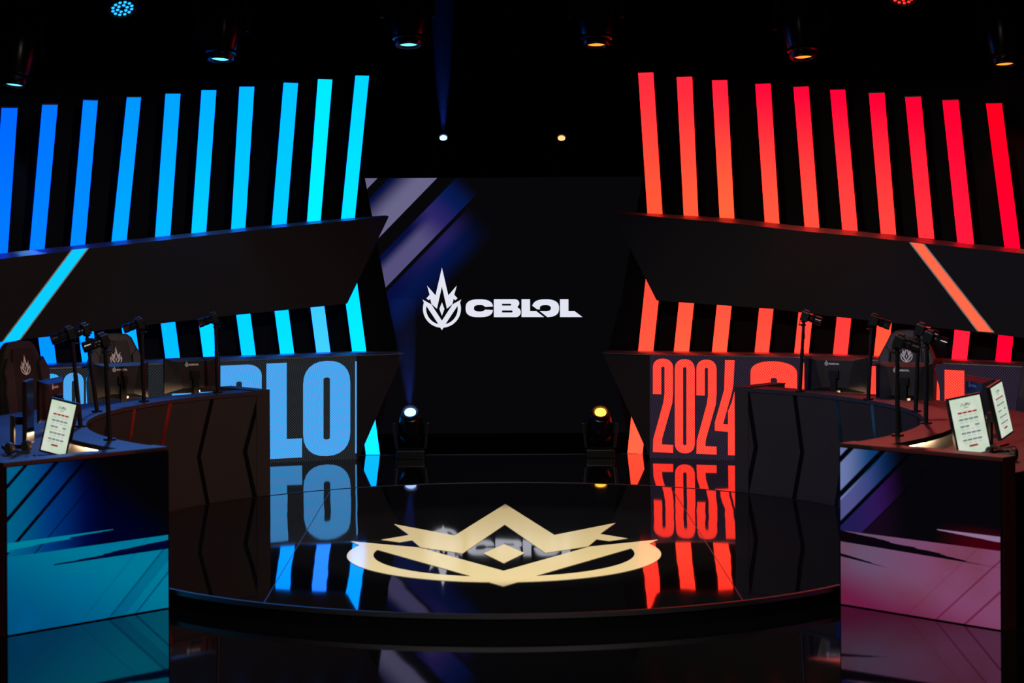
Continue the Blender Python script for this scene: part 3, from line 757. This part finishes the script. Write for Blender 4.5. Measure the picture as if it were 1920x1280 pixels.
def portrait(loc, heading, label, roll=0, w_=.29, h_=.50, zb=.0, lit=True, tilt=0, grp=None):
    """screen faces local -Y"""
    t = thing('portrait_monitor', label, 'monitor', tuple(loc), heading+math.pi/2, grp)
    T = Matrix.Translation((0, 0, zb)) @ Matrix.Rotation(R(roll), 4, 'Y') @ Matrix.Rotation(R(tilt), 4, 'X')
    MB().box((0, .015, h_/2), (w_+.02, .03, h_+.02)).xf(T).build('housing', M['plastic'], t, bevel=.004)
    st = MB(); st.box((0, .13, .12), (.05, .03, .24)); st.box((0, .085, .20), (.07, .07, .06)); st.box((0, .10, .006), (.2, .16, .012)); st.build('stand', M['monback'], t, bevel=.003)
    s = MB().box((0, -.001, h_/2), (w_-.008, .003, h_-.010)).build('screen', sheet_mat(w_, h_) if lit else M['glossblack'], t)
    s.matrix_local = T
    return t
def ppos(px, py, Y): p = PY(px, py, Y); return Vector((p.x, p.y, HD))
portrait(ppos(99, 850, 13.6), R(-108), 'white lit portrait monitor with a schedule grid on the left desk', roll=11, w_=.205, h_=.375, zb=.03, tilt=-6)
portrait(PZ(57, 838, HD), R(3), 'dark portrait monitor seen edge-on between the left chair and the lit screen', roll=0, w_=.27, h_=.46, zb=.03, lit=False)
portrait(ppos(1829, 850, 13.25), R(-74), 'white lit portrait monitor with a schedule grid at the right end screen', roll=-9, w_=.245, h_=.40, zb=.03, tilt=-6)
portrait(ppos(1889, 850, 14.0), R(-33), 'lit portrait monitor turned aside, rightmost on the right desk', roll=-8, w_=.25, h_=.38, zb=.08, tilt=-10)

# gaming chairs
def chair(loc, heading, label, grp, h=1.5):
    """front faces local -Y"""
    t = thing('gaming_chair', label, 'chair', tuple(loc), heading+math.pi/2, grp)
    k = h/1.32
    T = Matrix.Scale(k, 4) @ Matrix.Translation((0, .20, .48)) @ Matrix.Rotation(R(-10), 4, 'X')
    out = [(-.20, 0), (-.27, .16), (-.275, .42), (-.255, .50), (-.265, .60), (-.215, .72), (-.165, .83), (-.12, .865), (0, .875)]
    full = out+[(-x, z) for x, z in reversed(out[:-1])]
    MB().prism([T @ Vector((x, .0, z)) for x, z in full], (T.to_3x3() @ Vector((0, .085, 0)))).build('backrest', M['leather'], t, bevel=.02*k)
    for s in (-1, 1):          # side bolsters
        b_ = [(s*.135, .02), (s*.205, .02), (s*.27, .17), (s*.272, .42), (s*.252, .50), (s*.262, .60), (s*.205, .72), (s*.15, .66), (s*.16, .45), (s*.165, .20)]
        MB().prism([T @ Vector((x, -.05, z)) for x, z in b_], (T.to_3x3() @ Vector((0, .07, 0)))).build('side_bolster', M['leather'], t, bevel=.016*k)
        p = [T @ Vector((s*.285, -.03+.02, .15)), T @ Vector((s*.286, -.02, .42)), T @ Vector((s*.277, -.01, .60)), T @ Vector((s*.18, .0, .83))]
    cpan = [(-.125, .05), (.125, .05), (.15, .45), (.14, .66), (.115, .80), (-.115, .80), (-.14, .66), (-.15, .45)]
    MB().prism([T @ Vector((x, -.022, z)) for x, z in cpan], (T.to_3x3() @ Vector((0, .03, 0)))).build('centre_panel', M['leather2'], t, bevel=.008*k)
    R3 = T.to_3x3()
    logo_on(t, T @ Vector((0, -.024, .555)), .00030*k, False, (R3 @ Vector((1, 0, 0))).normalized(), (R3 @ Vector((0, 0, 1))).normalized(), (R3 @ Vector((0, -1, 0))).normalized(), M['printw'], 'emblem')
    KS = Matrix.Scale(k, 4)
    MB().box((0, -.05, .44), (.52, .50, .11)).xf(KS).build('seat', M['leather'], t, bevel=.03)
    for s in (-1, 1):
        a = MB(); a.box((s*.31, -.02, .665), (.09, .27, .03)); a.build('armrest', M['plastic'], t, bevel=.01).data.transform(KS)
        a = MB(); a.box((s*.31, .02, .54), (.04, .06, .24)); a.box((s*.27, .02, .43), (.1, .06, .03)); a.xf(KS).build('armrest_post', M['plastic'], t)
    MB().tube([(0, 0, .09), (0, 0, .39)], .03, 14).xf(KS).build('gas_lift', M['metal'], t, smooth=True)
    for q in range(5):
        a = R(72*q+20); c, s = math.cos(a), math.sin(a)
        MB().tube([(0, 0, .10), (c*.30, s*.30, .075)], [.032, .02], 8).xf(KS).build('base_leg', M['plastic'], t, smooth=True)
        MB().tube([(c*.30-s*.025, s*.30+c*.025, .032), (c*.30+s*.025, s*.30-c*.025, .032)], .032, 14).xf(KS).build('wheel', M['rubber'], t, smooth=True)
    return t
M['printw'] = pmat('white_embroidery', (.85, .84, .8), .6)
_b = M['printw'].node_tree.nodes['Principled BSDF']
def cpos(px, py, zt_):      # floor spot below a chair whose top shows at (px,py)
    p = PZ(px, py, zt_); return Vector((p.x, p.y, 0))
g = 'gaming chairs behind the player desks'
chair(cpos(90, 646, 1.49), R(-33), 'black gaming chair with a white flame emblem, at the left edge', g)
chair(cpos(230, 633, 1.49), R(-66), 'black gaming chair with a white emblem behind the left desk cameras', g)
chair(cpos(1689, 627, 1.49), R(-112), 'black gaming chair with a white emblem behind the right desk cameras', g)
chair(cpos(1936, 648, 1.49), R(-134), 'black gaming chair cut off by the right edge', g)

# small things on the left desktop
def headphones(loc, rz, label):
    t = thing('headset', label, 'headset', tuple(loc), rz, 'headsets on the desks')
    pts = [(-.085*math.cos(a), .0+.10*math.sin(a)*.95, .035+.02*math.sin(a)) for a in [math.pi*i/14 for i in range(15)]]
    MB().tube(pts, .012, 10).build('headband', M['plastic'], t, smooth=True)
    for s in (-1, 1):
        Q = Matrix.Translation((s*.085, -.02, .045)) @ Matrix.Rotation(R(90), 4, 'Y')
        MB().lathe([(.01, -.022), (.035, -.022), (.044, -.012), (.044, .012), (.035, .02), (.01, .02)], 20, Q).build('ear_cup', M['leather'], t, smooth=True)
    MB().tube([(-.085, -.03, .03), (-.06, -.10, .02), (0, -.13, .02)], .006, 8).build('microphone', M['rubber'], t, smooth=True)
    return t
headphones(PZ(30, 850, HD), R(60), 'black headset lying on the left desktop by the left edge')
headphones(PZ(1880, 862, HD), R(-30), 'dark headset lying on the right desktop by the portrait screens')
for px_, py_, lab in ((60, 866, 'small dark control box on the left desktop by the portrait monitor'), (1838, 868, 'small dark control box on the right desktop below the portrait screen')):
    t = thing('control_box', lab, 'box', tuple(PZ(px_, py_, HD)), R(20))
    MB().box((0, 0, .02), (.085, .06, .04)).build('casing', M['monback'], t, bevel=.004)
    MB().tube([(.02, 0, .04), (.02, 0, .05)], .012, 12).build('knob', M['plastic'], t, smooth=True)

# ------------------------------------------------------------------ stage lamps
def moving_head(loc, aim, lens_mat, label, grp, hang=True, s=1.0, spot=None, h0=None):
    """loc: centre of the tilt axle; aim: direction of the beam"""
    aim = Vector(aim).normalized()
    sg = 1 if hang else -1
    h0 = h0 or .44*s; yl = h0-.11*s
    t = thing('moving_head_light', label, 'stage light', (loc[0], loc[1], loc[2]+sg*h0 if hang else loc[2]-h0), 0, grp)
    o = Vector((0, 0, -sg*h0))     # axle relative to the base
    b_ = MB(); b_.box((0, 0, -sg*.05*s), (.34*s, .30*s, .10*s)); b_.build('base', M['plastic'], t, bevel=.015*s)
    for q in (-1, 1):
        pr = [(q*.175, 0, -.0), (q*.155, 0, .10), (q*.165, 0, .30), (q*.12, 0, .33)]
        y = MB(); y.prism([Vector((q*.155*s, -.065*s, sg*yl))+o, Vector((q*.155*s, .065*s, sg*yl))+o, Vector((q*.185*s, .055*s, -sg*.04*s))+o, Vector((q*.185*s, -.055*s, -sg*.04*s))+o], (q*.035*s, 0, 0))
        y.build('yoke_arm', M['plastic'], t, bevel=.01*s)
    Q = Matrix.Translation(o) @ aim.to_track_quat('Z', 'X').to_matrix().to_4x4()
    prof = [(.06, -.27), (.115, -.25), (.145, -.18), (.155, -.05), (.150, .05), (.128, .17), (.120, .19), (.126, .20), (.126, .215), (.112, .225), (.108, .262), (.100, .272), (.082, .272), (.076, .25)]
    hd = MB().lathe([(r*s, z*s) for r, z in prof], 36, Q).build('head', M['plastic2'], t, smooth=True)
    MB().lathe([(.070*s, .250*s), (.070*s, .254*s)], 24, Q).build('lens', lens_mat, t)
    if spot:
        p = t.location+o+aim*.31*s
        lamp('beam', 'SPOT', p, p+aim, spot[0], spot[1], .03, spot[2], .3)
    return t
M['plastic2'] = pmat('gloss_black_housing', (.006, .006, .007), .25)
M['lensB'] = emat('blue_lamp_lens', (.12, .75, 1.0), 2.2); M['lensO'] = emat('orange_lamp_lens', (1.0, .22, .02), 2.2)
M['lensW'] = emat('bright_blue_lens', (.60, .88, 1.7), 1.4); M['lensR'] = emat('bright_orange_lens', (1.6, .55, .22), 1.4); M['lensR2'] = emat('bright_amber_lens', (2.4, .9, .10), 1.6)
YT = 21.0
hl = [(27, 161, 'B', 'blue hanging moving head at the left edge', -4), (413, 113, 'B', 'blue hanging moving head, second from the left', -2), (766, 86, 'B', 'blue hanging moving head above the centre left', 1),
      (1118, 86, 'O', 'orange hanging moving head above the centre right', 0), (1506, 109, 'O', 'orange hanging moving head, second from the right', 2), (1884, 122, 'O', 'orange hanging moving head at the right edge', 1)]
for px_, py_, c, lab, yaw in hl:
    tip = PY(px_, py_, YT); aim = Vector((yaw*.02, -.16 if c else 0, -1)).normalized()
    ax = tip-aim*.27*1.38
    tgt = None
    moving_head(ax, aim, M['lens'+c], lab+' over the stage', 'hanging moving heads', True, 1.38,
                ((.1, .35, 1), 90, 60) if c == 'B' else ((1, .10, .05), 80, 60))
# truss that carries them
tr = thing('lighting_truss', 'black box truss over the stage that carries the hanging lights', 'truss', (0, YT, 6.1))
mb = MB()
for y in (-.14, .14):
    for z in (.03, .31): mb.tube([(-7, y, z), (7, y, z)], .025, 10)
n = 40
for i in range(n):
    a = -7+14*i/n; b_ = a+14/n
    for y in (-.14, .14): mb.tube([(a, y, .03 if i % 2 else .31), (b_, y, .31 if i % 2 else .03)], .012, 6)
mb.build('frame', M['black'], tr)
# short clamps joining each base to the truss are part of the truss
for px_, py_, c, lab, yaw in hl:
    tip = PY(px_, py_, YT); zb = tip.z+.27*1.25+.44*1.38
    MB().box((tip.x, 0, (zb-6.1)+(.09-(zb-6.1))/2), (.06, .06, max(.04, abs(.09-(zb-6.1))))).build('clamp', M['black'], tr)
# rear pair above the screen and floor pair beside it
SHZ = CAMZ+(HY-318)/F*24.75
sh = thing('equipment_shelf', 'black shelf behind the top of the rear screen under two stage lights', 'shelf', (0, 24.75, 0))
MB().box((-.1, 0, SHZ-.03), (3.4, .5, .06)).build('board', M['black'], sh)
for x_ in (-1.6, 1.4): MB().tube([(x_, 0, -.03), (x_, 0, SHZ-.06)], .03, 10).build('post', M['black'], sh)
for px_, lm, sp, lab in ((831, 'lensW', None, 'bright blue white stage light above the rear screen'), (1053, 'lensR', None, 'orange stage light above the rear screen')):
    ax = PY(px_, 252, 24.6); 
    aim = Vector((0, -.78, .62)).normalized()
    p = ax-aim*.24
    moving_head((p.x, p.y, SHZ+.44*.92 if False else p.z), aim, M[lm], lab, 'stage lights above the rear screen', False, (p.z-SHZ)/.44)
for px_, lm, lab in ((769, 'lensW', 'bright blue white moving head on the floor left of the rear screen'), (1126, 'lensR2', 'bright amber moving head on the floor right of the rear screen')):
    tip = PY(px_, 771, 21.95)
    aim = Vector((0, -.70, .71)).normalized(); s = .95
    ax = tip-aim*.27*s
    moving_head(ax, aim, M[lm], lab, 'moving heads on the floor', False, s, None, ax.z)
# LED par lamps
def par(p, aim, col, lab):
    aim = Vector(aim).normalized()
    t = thing('led_par_light', lab, 'stage light', (p.x, p.y, p.z), 0)
    Q = aim.to_track_quat('Z', 'X').to_matrix().to_4x4()
    MB().lathe([(.07, -.22), (.115, -.2), (.125, -.02), (.132, 0), (.132, .02), (.12, .02), (.118, .01)], 32, Q).build('can', M['plastic'], t, smooth=True)
    mb = MB()
    for r, n in ((.045, 6), (.088, 12)):
        for i in range(n):
            a = 2*math.pi*i/n; mb.lathe([(.016, .012), (.012, .018)], 10, Q @ Matrix.Translation((r*math.cos(a), r*math.sin(a), 0)))
    mb.build('led_array', col, t)
    mb = MB()
    for q in (-1, 1): mb.tube([Vector((q*.135, 0, 0)), Vector((q*.15, .02, .25))], .012, 8)
    mb.tube([(-.15, .02, .25), (.15, .02, .25)], .012, 8); mb.tube([(0, .02, .25), (0, .02, .42)], .02, 8); mb.build('bracket', M['black'], t)
par(PY(229, 14, 17.5), (.25, -.42, -.72), emat('blue_led_dots', (.02, .45, 1.4), 1.6), 'round blue LED par lamp near the top left')
par(PY(1692, -8, 17.5), (-.2, -.42, -.72), emat('red_led_dots', (1.5, .03, .02), 1.6), 'round red LED par lamp at the top edge on the right')

# ------------------------------------------------------------------ lamp light of the floor and rear heads, with thin haze in the shafts
HAZE = bpy.data.materials.new('thin_haze'); HAZE.use_nodes = True; nt = HAZE.node_tree; nt.nodes.clear()
vs_ = nt.nodes.new('ShaderNodeVolumeScatter'); vs_.inputs['Density'].default_value = .05; vs_.inputs['Color'].default_value = (1, 1, 1, 1); vs_.inputs['Anisotropy'].default_value = .0
oo = nt.nodes.new('ShaderNodeOutputMaterial'); nt.links.new(vs_.outputs[0], oo.inputs['Volume'])
def shaft(p, top, r0, r1, col, en, lab):
    d = (top-p)
    o = MB().tube([p, top], [r0, r1], 24).build('haze', HAZE); centre(o); o['kind'] = 'stuff'; tag(o, lab, 'haze')
    lamp('shaft_beam', 'SPOT', p-d.normalized()*.02, top, col, en, .02, math.degrees(math.atan(r1/d.length))*4, .7)
p = PY(831, 243, 24.5); shaft(p, PY(829, -20, 24.5), .055, .17, (.03, .12, 1), 190, 'faint blue light shaft rising from the upper blue stage light')
p = PY(769, 760, 21.9); shaft(p, PY(757, 560, 21.9), .06, .15, (.03, .12, 1), 130, 'faint blue light shaft rising from the floor moving head')
